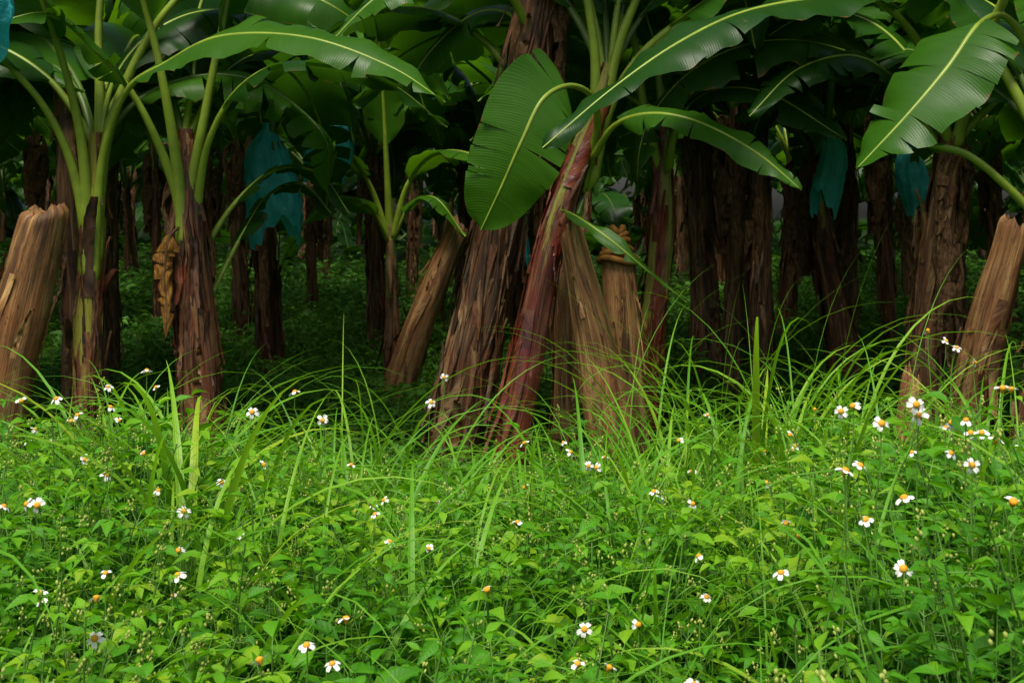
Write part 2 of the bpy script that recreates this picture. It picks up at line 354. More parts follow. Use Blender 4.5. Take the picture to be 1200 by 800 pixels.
hero("banana plant with shaggy dark red-brown trunk",
 [(-1.46,6.75,0),(-1.47,6.75,.45),(-1.51,6.75,1.0),(-1.54,6.75,1.5),(-1.55,6.75,1.8)],[.12,.115,.105,.09,.04],M_trr,[
 dict(pts=[(-1.53,6.7,1.2),(-1.55,6.7,1.5),(-1.60,6.65,1.9),(-1.68,6.6,2.3),(-1.8,6.5,2.7),(-2.1,6.4,3.0)],pet=.55,width=.5,prad=.018,pbase=.04),
 dict(pts=[(-1.53,6.7,1.2),(-1.53,6.72,1.5),(-1.46,6.7,1.85),(-1.38,6.7,2.25),(-1.3,6.7,2.6),(-1.1,6.7,3.0)],pet=.55,width=.5,prad=.018,pbase=.04),
 dict(pts=[(-1.51,6.72,1.1),(-1.50,6.72,1.4),(-1.42,6.65,1.75),(-1.25,6.6,2.0),(-1.0,6.6,2.1),(-.6,6.6,2.02),(-.3,6.6,1.8)],pet=.4,width=.36,prad=.015,pbase=.036,mats=[M_leaf_d,M_pet]),
 dict(pts=[(-1.54,6.72,1.2),(-1.57,6.7,1.5),(-1.72,6.6,1.9),(-1.9,6.5,2.15),(-2.1,6.4,2.3),(-2.4,6.3,2.2)],pet=.5,width=.35,prad=.016,pbase=.036),
 dict(pts=[(-1.5,6.8,1.2),(-1.35,6.9,1.45),(-1.15,6.95,1.62),(-.95,7.,1.6),(-.8,7.,1.4)],pet=.3,width=.22,prad=.012,pbase=.02,mats=[M_leaf_d,M_pet]),
 dict(pts=[(-1.45,6.8,1.0),(-1.32,6.95,1.3),(-1.2,7.05,1.5),(-1.05,7.1,1.55),(-.9,7.1,1.4)],pet=.3,width=.22,prad=.010,pbase=.016,mats=[M_leaf_d,M_pet]),
 ],(1.3,1.9),2,ribbons=80,deadn=5,extra=3,az0=1.2,azr=1.6,rough=1.3,flaps=16)
hero("tall banana plant wrapped in dry brown sheaths",
 [(-.34,7.0,0),(-.25,7.0,.4),(-.08,7.0,1.25),(.04,7.0,1.95),(.13,7.0,2.45),(.2,7.0,2.8)],[.18,.17,.145,.125,.125,.10],M_tr,[
 dict(pts=[(.2,7,2.7),(.0,7.0,3.1),(-.4,6.9,3.3),(-.9,6.8,3.1),(-1.3,6.7,2.7)],pet=.25,width=.6,prad=.022),
 dict(pts=[(.1,7.2,2.0),(-.15,7.3,2.3),(-.45,7.3,2.45),(-.8,7.3,2.4),(-1.2,7.3,2.15)],pet=.3,width=.5,prad=.018,mats=[M_leaf_d,M_pet]),
 dict(pts=[(.1,6.95,2.3),(-.05,6.8,2.5),(-.3,6.6,2.55),(-.6,6.5,2.4),(-.85,6.45,2.15)],pet=.25,width=.42,prad=.016,nref=(-.2,-.4,1),tears=9),
 dict(pts=[(.1,7.1,2.2),(.0,7.2,2.4),(-.2,7.3,2.42),(-.45,7.35,2.2),(-.6,7.4,1.9)],pet=.2,width=.4,prad=.016,nref=(-.4,-.4,1),tears=12),
 ],(9,10),3,ribbons=110,extra=8,az0=.2,azr=5.5,deadn=8,rough=1.2,rlen=(.4,1.1),flaps=24)
DC=(.45,6.67,2.1)
hero("leaning banana plant with reddish trunk and broad torn leaf",
 [(-.06,6.3,0),(.0,6.35,.36),(.14,6.5,1.12),(.29,6.6,1.6),(.38,6.65,1.85),DC],[.10,.097,.09,.078,.065,.03],M_red,[
 dict(pts=[(.36,6.67,1.6),(.40,6.52,1.80),(.36,6.32,1.92),(.25,6.1,1.95),(.13,5.98,1.88),(.04,5.93,1.70),(-.045,5.93,1.51),(-.13,5.95,1.33)],pet=.50,width=.45,nref=(.35,-1,.35),fold=.0,droop=.12,tears=8,prad=.012,pbase=.026,wave=.012,tip=9,spread=.18,mats=[M_leaf_b,M_pet],n=140,Mx=8,bk=.03,nar=.30,tap=1.2),
 dict(pts=[(.34,6.67,1.5),(.39,6.67,1.8),(.40,6.65,2.1),(.36,6.62,2.4),(.3,6.6,2.8),(.1,6.6,3.1)],pet=.55,width=.5,prad=.020,pbase=.036),
 dict(pts=[(.35,6.67,1.5),(.41,6.67,1.8),(.48,6.65,2.15),(.58,6.62,2.42),(.75,6.6,2.8),(1.0,6.6,3.0)],pet=.55,width=.5,prad=.020,pbase=.036),
 dict(pts=[(.35,6.67,1.5),(.43,6.67,1.85),(.56,6.65,2.1),(.75,6.62,2.28),(1.1,6.6,2.5),(1.5,6.5,2.6)],pet=.5,width=.5,prad=.018,pbase=.036),
 dict(pts=[(.36,6.6,1.65),(.46,6.4,1.8),(.62,6.25,1.84),(.82,6.15,1.79),(1.05,6.1,1.66),(1.23,6.05,1.5)],pet=.25,width=.22,nref=(0,-.9,1),fold=.1,droop=.5,tears=8,prad=.012,pbase=.022),
 dict(pts=[(.22,6.45,1.42),(.30,6.3,1.38),(.45,6.2,1.27),(.60,6.15,1.14),(.75,6.1,1.02)],pet=.02,width=.08,nref=(.4,-.8,.9),fold=.2,droop=.2,tears=2,prad=.006,pbase=.006,mats=[M_leaf_b,M_pet]),
 ],(.9,2.3),4,ribbons=34,extra=7,az0=.3,azr=2.8,deadn=0,rough=.8,flaps=7)
hero("slim banana plant with green blotched trunk",
 [(.66,7.3,0),(.70,7.3,.6),(.76,7.3,1.2),(.78,7.3,1.6),(.79,7.3,1.9)],[.09,.085,.075,.065,.03],M_red,[
 dict(pts=[(.77,7.3,1.3),(.78,7.3,1.6),(.86,7.25,1.95),(1.0,7.2,2.2),(1.3,7.1,2.45),(1.7,7.,2.4)],pet=.45,width=.5,prad=.018,pbase=.036),
 dict(pts=[(.77,7.3,1.3),(.77,7.3,1.6),(.68,7.25,1.95),(.62,7.2,2.3),(.5,7.1,2.7)],pet=.7,width=.3,prad=.018,pbase=.036),
 dict(pts=[(.78,7.25,1.6),(.82,7.1,1.85),(.98,7.,2.0),(1.25,6.9,1.98),(1.6,6.8,1.75)],pet=.3,width=.34,prad=.016,pbase=.03,nref=(0,-.5,1),mats=[M_leaf_d,M_pet]),
 ],(.1,1.6),5,ribbons=24,extra=7,az0=.2,azr=3.0,deadn=0,flaps=8)
hero("banana plant with very long arching dark green leaf",
 [(2.02,7.0,0),(2.03,7.0,.6),(2.07,6.95,1.2),(2.12,6.85,1.8)],[.11,.10,.09,.065],M_tr,[
 dict(pts=[(2.12,6.85,1.7),(1.95,6.7,2.15),(1.65,6.4,2.36),(1.35,6.2,2.34),(.98,6.0,2.25),(.68,5.85,2.10),(.40,5.75,1.90),(.12,5.65,1.66)],pet=.30,width=.40,nref=(-.1,-.35,.95),fold=.1,droop=.35,tears=7,prad=.018,pbase=.034,wave=.013,spread=.14,tip=2.6,mats=[M_leaf_d,M_pet],n=120),
 dict(pts=[(2.12,6.85,1.7),(2.2,6.7,2.15),(2.3,6.5,2.5),(2.4,6.3,2.8)],pet=.6,width=.5,prad=.022,pbase=.036),
 dict(pts=[(2.1,6.9,1.7),(1.9,6.9,2.0),(1.65,6.8,2.15),(1.35,6.7,2.08),(1.1,6.6,1.85)],pet=.3,width=.36,prad=.015,nref=(-.1,-.5,1),tears=9,mats=[M_leaf_d,M_pet]),
 dict(pts=[(2.1,6.9,1.7),(2.0,7.0,2.1),(1.8,7.1,2.35),(1.5,7.1,2.4),(1.15,7.1,2.2)],pet=.3,width=.46,prad=.015,nref=(-.1,-.5,1),tears=14),
 ],(1.6,2.1),6,ribbons=50,extra=7,az0=.2,azr=3.2,deadn=6,flaps=12)
hero("banana plant at grove edge with broad drooping torn leaf",
 [(2.75,6.4,0),(2.68,6.4,.6),(2.56,6.4,1.2),(2.45,6.35,1.7)],[.12,.11,.10,.07],M_tr,[
 dict(pts=[(2.45,6.35,1.6),(2.30,6.25,2.05),(2.13,6.1,2.24),(1.96,5.95,2.20),(1.79,5.85,2.0),(1.61,5.8,1.80),(1.40,5.78,1.58)],pet=.53,width=.48,nref=(-.45,-.7,.75),fold=.05,droop=.3,tears=8,prad=.014,pbase=.03,wave=.014,spread=.35,mats=[M_leaf,M_pet],n=110,tap=1.8,bk=.08),
 dict(pts=[(2.6,6.3,1.05),(2.35,6.15,1.3),(2.15,6.1,1.5),(1.95,6.1,1.66),(1.75,6.1,1.7)],pet=.9,width=.06,prad=.016,pbase=.03),
 dict(pts=[(2.45,6.35,1.6),(2.1,6.5,2.3),(1.7,6.5,2.65),(1.2,6.5,2.7),(.7,6.5,2.5)],pet=.35,width=.6,prad=.02,mats=[M_leaf,M_pet]),
 dict(pts=[(2.45,6.3,1.6),(2.35,6.1,2.2),(2.2,5.9,2.6),(1.9,5.7,2.8)],pet=.5,width=.5,prad=.022,pbase=.036),
 ],(1.5,2.0),7,ribbons=36,extra=7,az0=.2,azr=3.0,deadn=4,flaps=10)
hero("young banana plant with spreading small leaves",
 [(-.80,9.6,0),(-.81,9.6,.7),(-.82,9.6,1.3),(-.82,9.6,1.5)],[.085,.065,.05,.03],M_tr,[
 dict(pts=[(-.82,9.6,1.2),(-.7,9.5,1.6),(-.5,9.4,1.8),(-.2,9.2,1.75),(.1,9.1,1.4)],pet=.28,width=.34,prad=.018,mats=[M_leaf_b,M_pet]),
 dict(pts=[(-.82,9.6,1.2),(-.95,9.5,1.6),(-1.15,9.3,1.85),(-1.45,9.1,1.8),(-1.7,8.9,1.5)],pet=.28,width=.34,prad=.018,mats=[M_leaf_b,M_pet]),
 dict(pts=[(-.82,9.6,1.2),(-.84,9.5,1.8),(-.86,9.4,2.3),(-.88,9.2,2.8)],pet=.4,width=.3,nref=(.2,-1,.2),prad=.018,mats=[M_leaf_b,M_pet]),
 dict(pts=[(-.82,9.6,1.2),(-.68,9.5,1.45),(-.5,9.3,1.5),(-.3,9.2,1.25)],pet=.25,width=.26,prad=.012,mats=[M_leaf_b,M_pet]),
 dict(pts=[(-.82,9.6,1.2),(-.95,9.4,1.45),(-1.15,9.2,1.5),(-1.35,9.0,1.3)],pet=.25,width=.26,prad=.012,mats=[M_leaf_b,M_pet]),
 ],(.4,1.3),8,ribbons=10,deadn=0)

# ------------------------------------------------------------ stumps
def stump(label,pts,radii,mat,seed,ribbons=12,rough=.8,flaps=3):
    o=obj("banana_stump",trunk_arrays(pts,radii,(9,10),seed,ribbons=ribbons,cut=True,rough=rough,rlen=(.2,.6),flaps=flaps).mesh("stump_shape",[mat]))
    o["label"]=label;o["category"]="tree stump"; o["group"]="cut banana trunks"; return o
stump("thick tan cut banana stump leaning slightly",[(-2.46,6.5,0),(-2.36,6.5,.44),(-2.25,6.5,.95),(-2.13,6.5,1.42)],[.18,.17,.16,.145],M_tan,11,8,.5,2)
stump("pale split banana stump leaning backwards",[(.52,6.4,0),(.41,6.4,.6),(.33,6.4,1.02),(.26,6.4,1.34)],[.15,.14,.11,.06],M_tan,12,8,.5,2)
stump("pale narrow banana stump leaning on another",[(.26,6.75,0),(.26,6.75,.5),(.25,6.75,.9),(.24,6.75,1.15)],[.09,.085,.07,.05],M_tan,18,8,.5,2)
s9=stump("greyish banana stump with coiled dry sheath on top",[(.57,6.75,0),(.54,6.75,.6),(.50,6.75,1.22)],[.13,.12,.10],M_tan,13,8,.5,2)
acc=Acc()
for i in range(6):
    t=np.linspace(0,6.28*1.1,40); rr=.085-.012*i
    P=np.stack([.50+rr*np.cos(t+i)*(1+.06*np.sin(3*t)),6.72+rr*.75*np.sin(t+i),1.18+.028*i+.012*np.sin(2*t+i)],1)
    tube(acc,P,np.full(40,.017),0,sides=6)
c=obj("coiled_sheath",acc.mesh("coil_shape",[M_dryy]),s9); c["label"]="coil of dry brown sheath"
stump("leaning yellow-brown cut banana trunk",[(-.83,9.4,0),(-.63,9.4,.62),(-.48,9.4,1.0),(-.34,9.4,1.33)],[.14,.13,.11,.09],M_tan,14,12,.6,3)
stump("wide leaning brown banana stump",[(2.06,6.6,0),(2.14,6.6,.6),(2.24,6.6,1.0),(2.34,6.6,1.34)],[.14,.13,.115,.09],M_tan,15,10,.6,3)
stump("dark leaning banana stump with peeling sheaths",[(2.22,6.2,0),(2.29,6.2,.5),(2.37,6.2,.9),(2.43,6.2,1.15)],[.12,.11,.10,.08],M_tr,16,20)
stump("dark cut banana trunk with peeling bark",[(-2.1,6.95,0),(-2.12,6.95,.8),(-2.16,6.95,1.5),(-2.19,6.95,2.05)],[.11,.09,.07,.06],M_tr,17,24,1.2)
stump("short broken banana stump among tall grass",[(1.62,5.9,0),(1.63,5.9,.4),(1.66,5.9,.72)],[.08,.07,.05],M_tan,19,8)

# ------------------------------------------------------------ trunk library and grove
TRL=[]
for i in range(8):
    r=np.random.default_rng(500+i); h=2.05; lx=r.normal(0,.24); ly=r.normal(0,.08)
    pts=[(0,0,-.05),(lx*.3,ly*.3,.6),(lx*.7,ly*.6,1.2),(lx*.95,ly,1.75),(lx,ly,h)]
    acc=trunk_arrays(pts,[.13,.115,.095,.08,.035],(1.0,2.3) if i%2 else (9,10),60+i,step=.04,sides=28,ribbons=34,rough=1.2,flaps=12)
    TRL.append((acc.arrays(),acc.mesh("trunk_shape",[[M_tr,M_trr][i%2]]),(lx,ly,h-.1)))
spots=[(-1.75,10.4,1.0),(-1.15,12.2,.85),(-2.75,9.6,.9),(1.38,10,1.15),(1.95,11.6,.85),(2.35,9.9,1.05),(2.6,11,.9),(3.1,10,1.0),
 (-2.4,8.4,.8),(1.32,8.6,.6),(-3.3,7.6,1.0),(3.6,8.0,1.0),(.25,10.2,.9),(-2.0,11.6,.8),(1.62,9.2,.8)]
rand=[]
yy=13.0
while yy<35:
    xx=-17+random.uniform(0,1)
    while xx<17:
        rand.append((xx+random.uniform(-.9,.9),yy+random.uniform(-.9,.9),random.uniform(.5,1.05))); xx+=2.1
    yy+=2.0
for yy in (8.0,10.0,11.8):
    for k in range(6):
        for sg in (1,-1): rand.append((sg*(5.2+k*2.1+random.uniform(-.4,.4)),yy+random.uniform(-.5,.5),random.uniform(.9,1.1)))
for k in range(5):
    for sg in (1,-1): rand.append((sg*(4.4+k*2.1+random.uniform(-.4,.4)),6.6+random.uniform(-.3,.3),random.uniform(.9,1.1)))
labs=["banana plant with dark brown trunk and drooping leaves","shaded banana plant with shaggy dead leaves","banana plant with reddish peeling trunk"]
G=Acc()
def add_arr(A,arr,loc,az,tilt,sc,moff):
    V,F,M,st,rr=arr
    ca,sa=math.cos(az),math.sin(az); ct,s_t=math.cos(tilt),math.sin(tilt)
    Ry=np.array([[ct,0,s_t],[0,1,0],[-s_t,0,ct]]); Rz=np.array([[ca,-sa,0],[sa,ca,0],[0,0,1]])
    A.add((V*sc)@(Rz@Ry).T+np.array(loc),F,M+moff,st,rr)
for (x,y,s) in spots+rand:
    vis=abs(x)<.36*y+1.2 and y<19
    k=random.randrange(8); arr,tm,top=TRL[k]; az=random.uniform(0,6.28)
    hs=random.uniform(.90,1.22)
    ca,sa=math.cos(az),math.sin(az)
    tl=((top[0]*ca-top[1]*sa)*s,(top[0]*sa+top[1]*ca)*s,top[2]*hs-.05)
    nl=random.randint(10,12) 
    if vis:
        e=plant((x,y,0),labs[k%3]); obj("trunk",tm,e,(0,0,0),(0,0,az),(s,s,hs))
        crown(e,tl,nl,random.uniform(0,6),(.85,1.18),.05); dead(e,tl,random.randint(3,6),(.8,1.2))
    else:
        V,F,M,st,rr=arr
        add_arr(G,(V*np.array([1,1,hs/s]),F,M,st,rr),(x,y,0),az,0,s,0)
        for i in range(nl): add_arr(G,LIB[random.randrange(10)][0],(x+tl[0],y+tl[1],tl[2]),random.uniform(0,6.28),random.uniform(-.25,.25),random.uniform(.95,1.25),1)
        for i in range(2): add_arr(G,DEADA[random.randrange(4)],(x+tl[0],y+tl[1],tl[2]),random.uniform(0,6.28),0,random.uniform(.9,1.2),3)
obj("banana_grove",G.mesh("grove_shape",[M_tr,M_leaf,M_pet_d,M_dry,M_dry]),label="dense shaded banana grove beyond the first rows",category="banana grove",kind="stuff")
Hd=Acc()
for i in range(900):
    add_arr(Hd,LIB[random.randrange(9)][0],(random.uniform(-36,36),random.uniform(35.5,39),random.uniform(-.5,4.2)),random.uniform(0,6.28),random.uniform(-.2,.9),random.uniform(1.2,1.9),0)
for i in range(260):
    add_arr(Hd,LIB[random.randrange(9)][0],(random.uniform(-16,16),random.uniform(22,34),random.uniform(-.1,.6)),random.uniform(0,6.28),random.uniform(-.3,.5),random.uniform(.5,.9),0)
obj("far_vegetation",Hd.mesh("far_vegetation_shape",[M_leaf_d,M_pet_d]),label="far wall of dark green banana foliage",category="vegetation",kind="stuff")

o=obj("hanging_dead_leaf",leaf_mesh("hanging_leaf_shape",[M_dryy,M_dry],pts=[(-1.56,6.66,1.34),(-1.60,6.62,1.27),(-1.615,6.61,1.10),(-1.60,6.60,.95),(-1.61,6.60,.82)],pet=.1,width=.15,nref=(.3,-1,0),fold=.5,droop=1.3,tears=7,seed=23,prad=.006,n=70,wave=.008,crump=.45,tap=1.6,spread=1.1,tip=1.6)); o["label"]="ragged orange-brown dead banana leaf hanging beside trunk";o["category"]="dead leaf"

# ------------------------------------------------------------ fruit bags
m,nt=new_mat("blue_plastic"); b=NB(nt)
oc=b.n('ShaderNodeTexCoord').outputs['Object']
nn=b.noise(oc,10,5); n9=b.noise(oc,32,4,.6)
col=b.mix(nn,(.02,.48,.56),(.12,.86,.88)); hb=b.math('ADD',nn,b.math('MULTIPLY',n9,.45))
foliage_shader(b,col,.22,.5,col,hb,1.0,.035,.9)
sh=[x for x in nt.nodes if x.type=='MIX_SHADER'][0]; tr=b.n('ShaderNodeBsdfTransparent'); tr.inputs[0].default_value=(.45,.9,.92,1)
m2=b.n('ShaderNodeMixShader',i_0=.08); nt.links.new(sh.outputs[0],m2.inputs[1]); nt.links.new(tr.outputs[0],m2.inputs[2])
nt.links.new(m2.outputs[0],[x for x in nt.nodes if x.type=='OUTPUT_MATERIAL'][0].inputs[0]); M_bag=m
def bag(x,y,zt,zb,r,seed,label):
    rr=np.random.default_rng(seed); n=44; sd=64; a=np.linspace(0,2*np.pi,sd,endpoint=False); t=np.linspace(0,1,n)
    prof=np.interp(t,[0,.03,.06,.25,.5,.85,1],[.30,.22,.25,.72,.95,.98,.88])*r
    A,Tt=np.meshgrid(a,t); off=rr.random()*20
    fold=.07*np.sin(5*A+off+1.5*Tt)+.05*np.sin(11*A+2*Tt+off)
    nz=np.array([[noise.noise(Vector((math.cos(p)*2,math.sin(p)*2,q*2.5+off)))+.6*abs(noise.noise(Vector((math.cos(p)*5,math.sin(p)*5,q*3+off))))+.35*abs(noise.noise(Vector((math.cos(p)*9,math.sin(p)*9,q*9+off))))for p in a]for q in t])
    R=prof[:,None]*(.93+fold+.28*nz)
    Z=zt+(zb-zt)*Tt+.08*(Tt**5)*np.sin(2*A+off)+.02*Tt**8*np.sin(9*A)
    V=np.stack([R*np.cos(A)+.03*np.sin(Tt*4+off),R*np.sin(A)*.85,Z],-1)
    acc=Acc(); acc.add(V.reshape(-1,3),gridF(n,sd,True),0)
    e=obj("banana_bunch_cover",None,None,(x,y,0)); e["label"]=label; e["category"]="plastic bag"; e["group"]="blue plastic covers on banana bunches"
    obj("plastic_bag",acc.mesh("bag_shape",[M_bag]),e)
    acc=Acc(); P,_=spline([(0,0,zt-.1),(0,0,zt+.05),(.05,.1,zt+.3),(.12,.35,zt+.42),(.15,.6,zt+.3)],20); tube(acc,P,np.full(20,.025),0)
    obj("fruit_stalk",acc.mesh("stalk_shape",[M_pet_d]),e)
    acc=Acc()
    for lv in range(4):
        for j in range(9):
            an=j/9*6.28+lv*.3; z0=zt-.22-(zt-zb)*.5*lv/4
            P,_=spline([(0.02*math.cos(an),.02*math.sin(an),z0-.05),(.05*math.cos(an)*r/.17,.05*math.sin(an)*r/.17,z0-.04),(.065*math.cos(an)*r/.17,.065*math.sin(an)*r/.17,z0+.05),(.05*math.cos(an)*r/.17,.05*math.sin(an)*r/.17,z0+.12)],9)
            tube(acc,P,np.array([.008,.012,.016,.018,.018,.018,.016,.011,.004])*r/.17,0,sides=6)
    obj("banana_bunch",acc.mesh("bunch_shape",[M_pet_d]),e)
bag(-1.33,7.9,1.90,1.29,.15,1,"blue plastic bunch cover hanging open below leaves")
bag(-1.16,8.8,2.15,1.68,.15,2,"crumpled blue bunch cover high under leaves")
bag(-2.10,5.6,2.72,2.08,.16,3,"blue bunch cover hanging at grove edge")
bag(1.80,8.1,1.90,1.46,.085,4,"narrow teal bunch cover beside shaggy trunk")
bag(2.52,8.9,1.85,1.45,.10,5,"teal bunch cover in deep shade")
bag(.02,8.0,1.50,1.1,.06,6,"teal bunch cover glimpsed between trunks")

# ------------------------------------------------------------ weeds
def Rm(az,el,roll):
    ca,sa=math.cos(az),math.sin(az);ce,se=math.cos(el),math.sin(el);cr,sr=math.cos(roll),math.sin(roll)
    return np.array([[ca,-sa,0],[sa,ca,0],[0,0,1]])@np.array([[ce,0,-se],[0,1,0],[se,0,ce]])@np.array([[1,0,0],[0,cr,-sr],[0,sr,cr]])
def blade(L,W,n,bend,fold,prof=([0,.1,.32,.7,1],[.06,.35,1,.55,.02])):
    t=np.linspace(0,1,n+1); w=W/2*np.interp(t,*prof); th=-bend*t; dx=np.cos(th)*L/n; dz=np.sin(th)*L/n
    x=np.r_[0,np.cumsum(dx[:-1])]; z=np.r_[0,np.cumsum(dz[:-1])]
    V=np.stack([np.stack([x,w,z+fold*w],1),np.stack([x,w*0,z],1),np.stack([x,-w,z+fold*w],1)],1).reshape(-1,3)
    st=np.stack([np.repeat(t,3),np.tile([1,0,-1],n+1),np.zeros(3*(n+1))],1)
    return V,gridF(n+1,3),st
def stem(acc,p0,p1,r0,r1,m,r=.5):
    P=np.linspace(p0,p1,3); tube(acc,P,np.linspace(r0,r1,3),m,sides=3,r=r)
def bud(acc,p,s):
    a=np.linspace(0,6.28,5,endpoint=False); P=np.array([p]*4)+np.array([[0,0,0],[0,0,s*.5],[0,0,s*1.2],[0,0,s*1.6]])
    R=np.array([.2,1,.9,.15])*s*.55
    V=P[:,None]+R[:,None,None]*np.stack([np.cos(a),np.sin(a),a*0],1)[None]
    acc.add(V.reshape(-1,3),gridF(4,5,True),2,None,random.random())
def proto(seed,H=.6,leafL=(.045,.085),nodes=6,big=False,nseg=5,buds=True,down=.3):
    random.seed(seed); A=Acc(); bx,by=random.uniform(-.06,.06),random.uniform(-.06,.06)
    def sp(z): q=max(0,z/H); return np.array([bx*q*q,by*q*q,z])
    for q0,q1 in ((-down,.2*H),(.2*H,.6*H),(.6*H,H)): stem(A,sp(q0),sp(q1),.0028,.002,1)
    az=random.uniform(0,6)
    for k in range(nodes):
        z=H*(.38+.60*k/(nodes-1)) if nodes>1 else H
        top=k/(nodes-1) if nodes>1 else 1
        for s in (0,math.pi):
            a=az+s+random.uniform(-.35,.35); L=random.uniform(*leafL)*(1-.35*top); el=random.uniform(0,.9)
            pl=L*random.uniform(.4,.9); R=Rm(a,el,0); p0=sp(z); p1=p0+R@np.array([pl,0,0]); 
            stem(A,p0,p1,.0014,.001,1)
            parts=[(0,1.0)]+([(1.0,.75),(-1.0,.75)] if not big and random.random()<.75 else [])
            for da,sc in parts:
                V,F,st=blade(L*1.2*sc,L*.64*sc,nseg,random.uniform(.2,1.3),random.uniform(.1,.7))
                RR=Rm(a+da,el-random.uniform(.0,.6),random.uniform(-.6,.6))
                A.add(V@RR.T+p1,F,0,st,np.clip(.08+.62*top+random.gauss(0,.10),0,.98))
        az+=math.pi/2
    if buds:
        for j in range(random.randint(1,3)):
            p0=sp(H*random.uniform(.9,1)); d=np.array([random.gauss(0,.035),random.gauss(0,.035),random.uniform(.03,.09)])
            stem(A,p0,p0+d,.001,.0008,1)
            for _ in range(random.randint(3,6)): bud(A,p0+d+np.random.default_rng(j+_*7).normal(0,.006,3),random.uniform(.0035,.006))
    return A.arrays()
PW=[proto(i,buds=i%3==0,leafL=(.032,.055) if i%3==0 else (.042,.075)) for i in range(16)]+[proto(40+i,leafL=(.055,.09),nodes=6,big=True,buds=False) for i in range(6)]
def smooth(x): x=min(1,max(0,x)); return x*x*(3-2*x)
def Hw(x,y):
    h=.56+.20*noise.noise(Vector((x*1.3,y*1.3,3)))+.16*noise.noise(Vector((x*3.2,y*3.2,9)))
    h+=.24*smooth((x-.5)/.45)*(1-.75*smooth((y-2.9)/1.2))
    h+=.06*smooth((-x-.5)/.5)*smooth((y-2.5)/1)
    h-=.24*smooth((y-4.1)/1.2)*(1+.6*noise.noise(Vector((x*1.7,7,y))))
    h-=.12*smooth((y-3.6)/1.0)*math.exp(-((x+.05)/.55)**2)
    return max(h,.2)
W=Acc(); random.seed(3)
def put(A,arr,x,y,z,az,s,dr,tx=0,ty=0):
    V,F,M,st,rr=arr; ca,sa=math.cos(az),math.sin(az)
    V2=V@np.array([[ca,sa,0],[-sa,ca,0],[0,0,1]])*s
    V2=V2+np.outer(V[:,2]*s,np.array([tx,ty,0]))+np.array([x,y,z])
    A.add(V2,F,M,st,np.clip(rr+dr,0,1))
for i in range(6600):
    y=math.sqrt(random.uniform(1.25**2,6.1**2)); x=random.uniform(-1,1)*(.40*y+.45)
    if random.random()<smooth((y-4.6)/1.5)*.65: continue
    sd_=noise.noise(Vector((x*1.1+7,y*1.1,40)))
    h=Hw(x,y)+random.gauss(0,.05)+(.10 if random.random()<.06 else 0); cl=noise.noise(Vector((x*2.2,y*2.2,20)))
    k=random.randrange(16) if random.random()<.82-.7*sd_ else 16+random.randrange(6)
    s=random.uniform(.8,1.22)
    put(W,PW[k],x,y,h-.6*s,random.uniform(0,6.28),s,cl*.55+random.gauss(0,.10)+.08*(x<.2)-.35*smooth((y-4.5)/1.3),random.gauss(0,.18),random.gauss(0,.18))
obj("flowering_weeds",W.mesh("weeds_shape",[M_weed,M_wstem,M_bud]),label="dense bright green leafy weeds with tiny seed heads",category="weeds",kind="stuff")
PU=[proto(80+i,H=.3,leafL=(.05,.09),nodes=4,nseg=3,buds=False,down=.1,big=(i%2==0)) for i in range(8)]
U=Acc(); random.seed(5)
for i in range(15500):
    y=5.0+24*random.random()**1.5; x=random.uniform(-1,1)*(.40*y+1.2)
    cl=noise.noise(Vector((x*.9,y*.9,5)))
    if cl<-.5: continue
    near=1-smooth((y-6.5)/2.5)
    s=random.uniform(.8,1.25)*(1.10+.6*cl*(1-near))*(1+.5*smooth((y-12)/10))*(1-.22*near)
    put(U,PU[random.randrange(8)],x,y,-.02+.10*cl,random.uniform(0,6.28),s,random.gauss(0,.2),random.gauss(0,.2),random.gauss(0,.2))
obj("undergrowth",U.mesh("undergrowth_shape",[M_under,M_wstem,M_bud]),label="dark green leafy undergrowth covering plantation floor",category="undergrowth",kind="stuff")

# ------------------------------------------------------------ tall grass
GR=Acc(); random.seed(9)
def gblade(x,y,z,L,w,az,th0,th1,r,n=14,pw=1.7):
    t=np.linspace(0,1,n+1); th=th0+(th1-th0)*t**pw; ds=L/n
    rad=np.r_[0,np.cumsum(np.sin(th[:-1])*ds)]; zz=np.r_[0,np.cumsum(np.cos(th[:-1])*ds)]
    d=np.array([math.cos(az),math.sin(az),0]); sd=np.array([-math.sin(az),math.cos(az),0])
    C=np.array([x,y,z])+rad[:,None]*d+zz[:,None]*np.array([0,0,1])+ (sd*random.gauss(0,.06))*(t**2)[:,None]
    ww=w/2*np.interp(t,[0,.25,.6,1],[.6,1,.8,.03]); nn=-np.cos(th)[:,None]*d+np.sin(th)[:,None]*np.array([0,0,1])
    tw=random.uniform(-.8,.8)*t; sdv=sd*np.cos(tw)[:,None]+nn*np.sin(tw)[:,None]
    V=np.stack([C+sdv*ww[:,None]+nn*ww[:,None]*.4,C,C-sdv*ww[:,None]+nn*ww[:,None]*.4],1).reshape(-1,3)
    st=np.stack([np.repeat(t*.05,3),np.tile([1,0,-1],n+1),np.zeros(3*(n+1))],1)
    GR.add(V,gridF(n+1,3),0,st,r)
def tuft(x,y,n,L,spread=.08,w=.011,z=.04,r=.55,th=2.2):
    for i in range(n):
        gblade(x+random.gauss(0,spread),y+random.gauss(0,spread),z,L*random.uniform(.55,1.15),w*random.uniform(.5,1.5),random.uniform(0,6.28),random.uniform(.02,.30),random.uniform(1.5,th+.6),min(1,max(0,random.gauss(r,.18))),pw=random.uniform(1.4,2.4))
for i in range(360):
    y=math.sqrt(random.uniform(2.2**2,5.4**2)); x=random.uniform(-1,1)*(.38*y+.3)
    tuft(x,y,random.randint(3,9),Hw(x,y)+random.uniform(.3,.55),.05,random.choice([.007,.010,.014]))
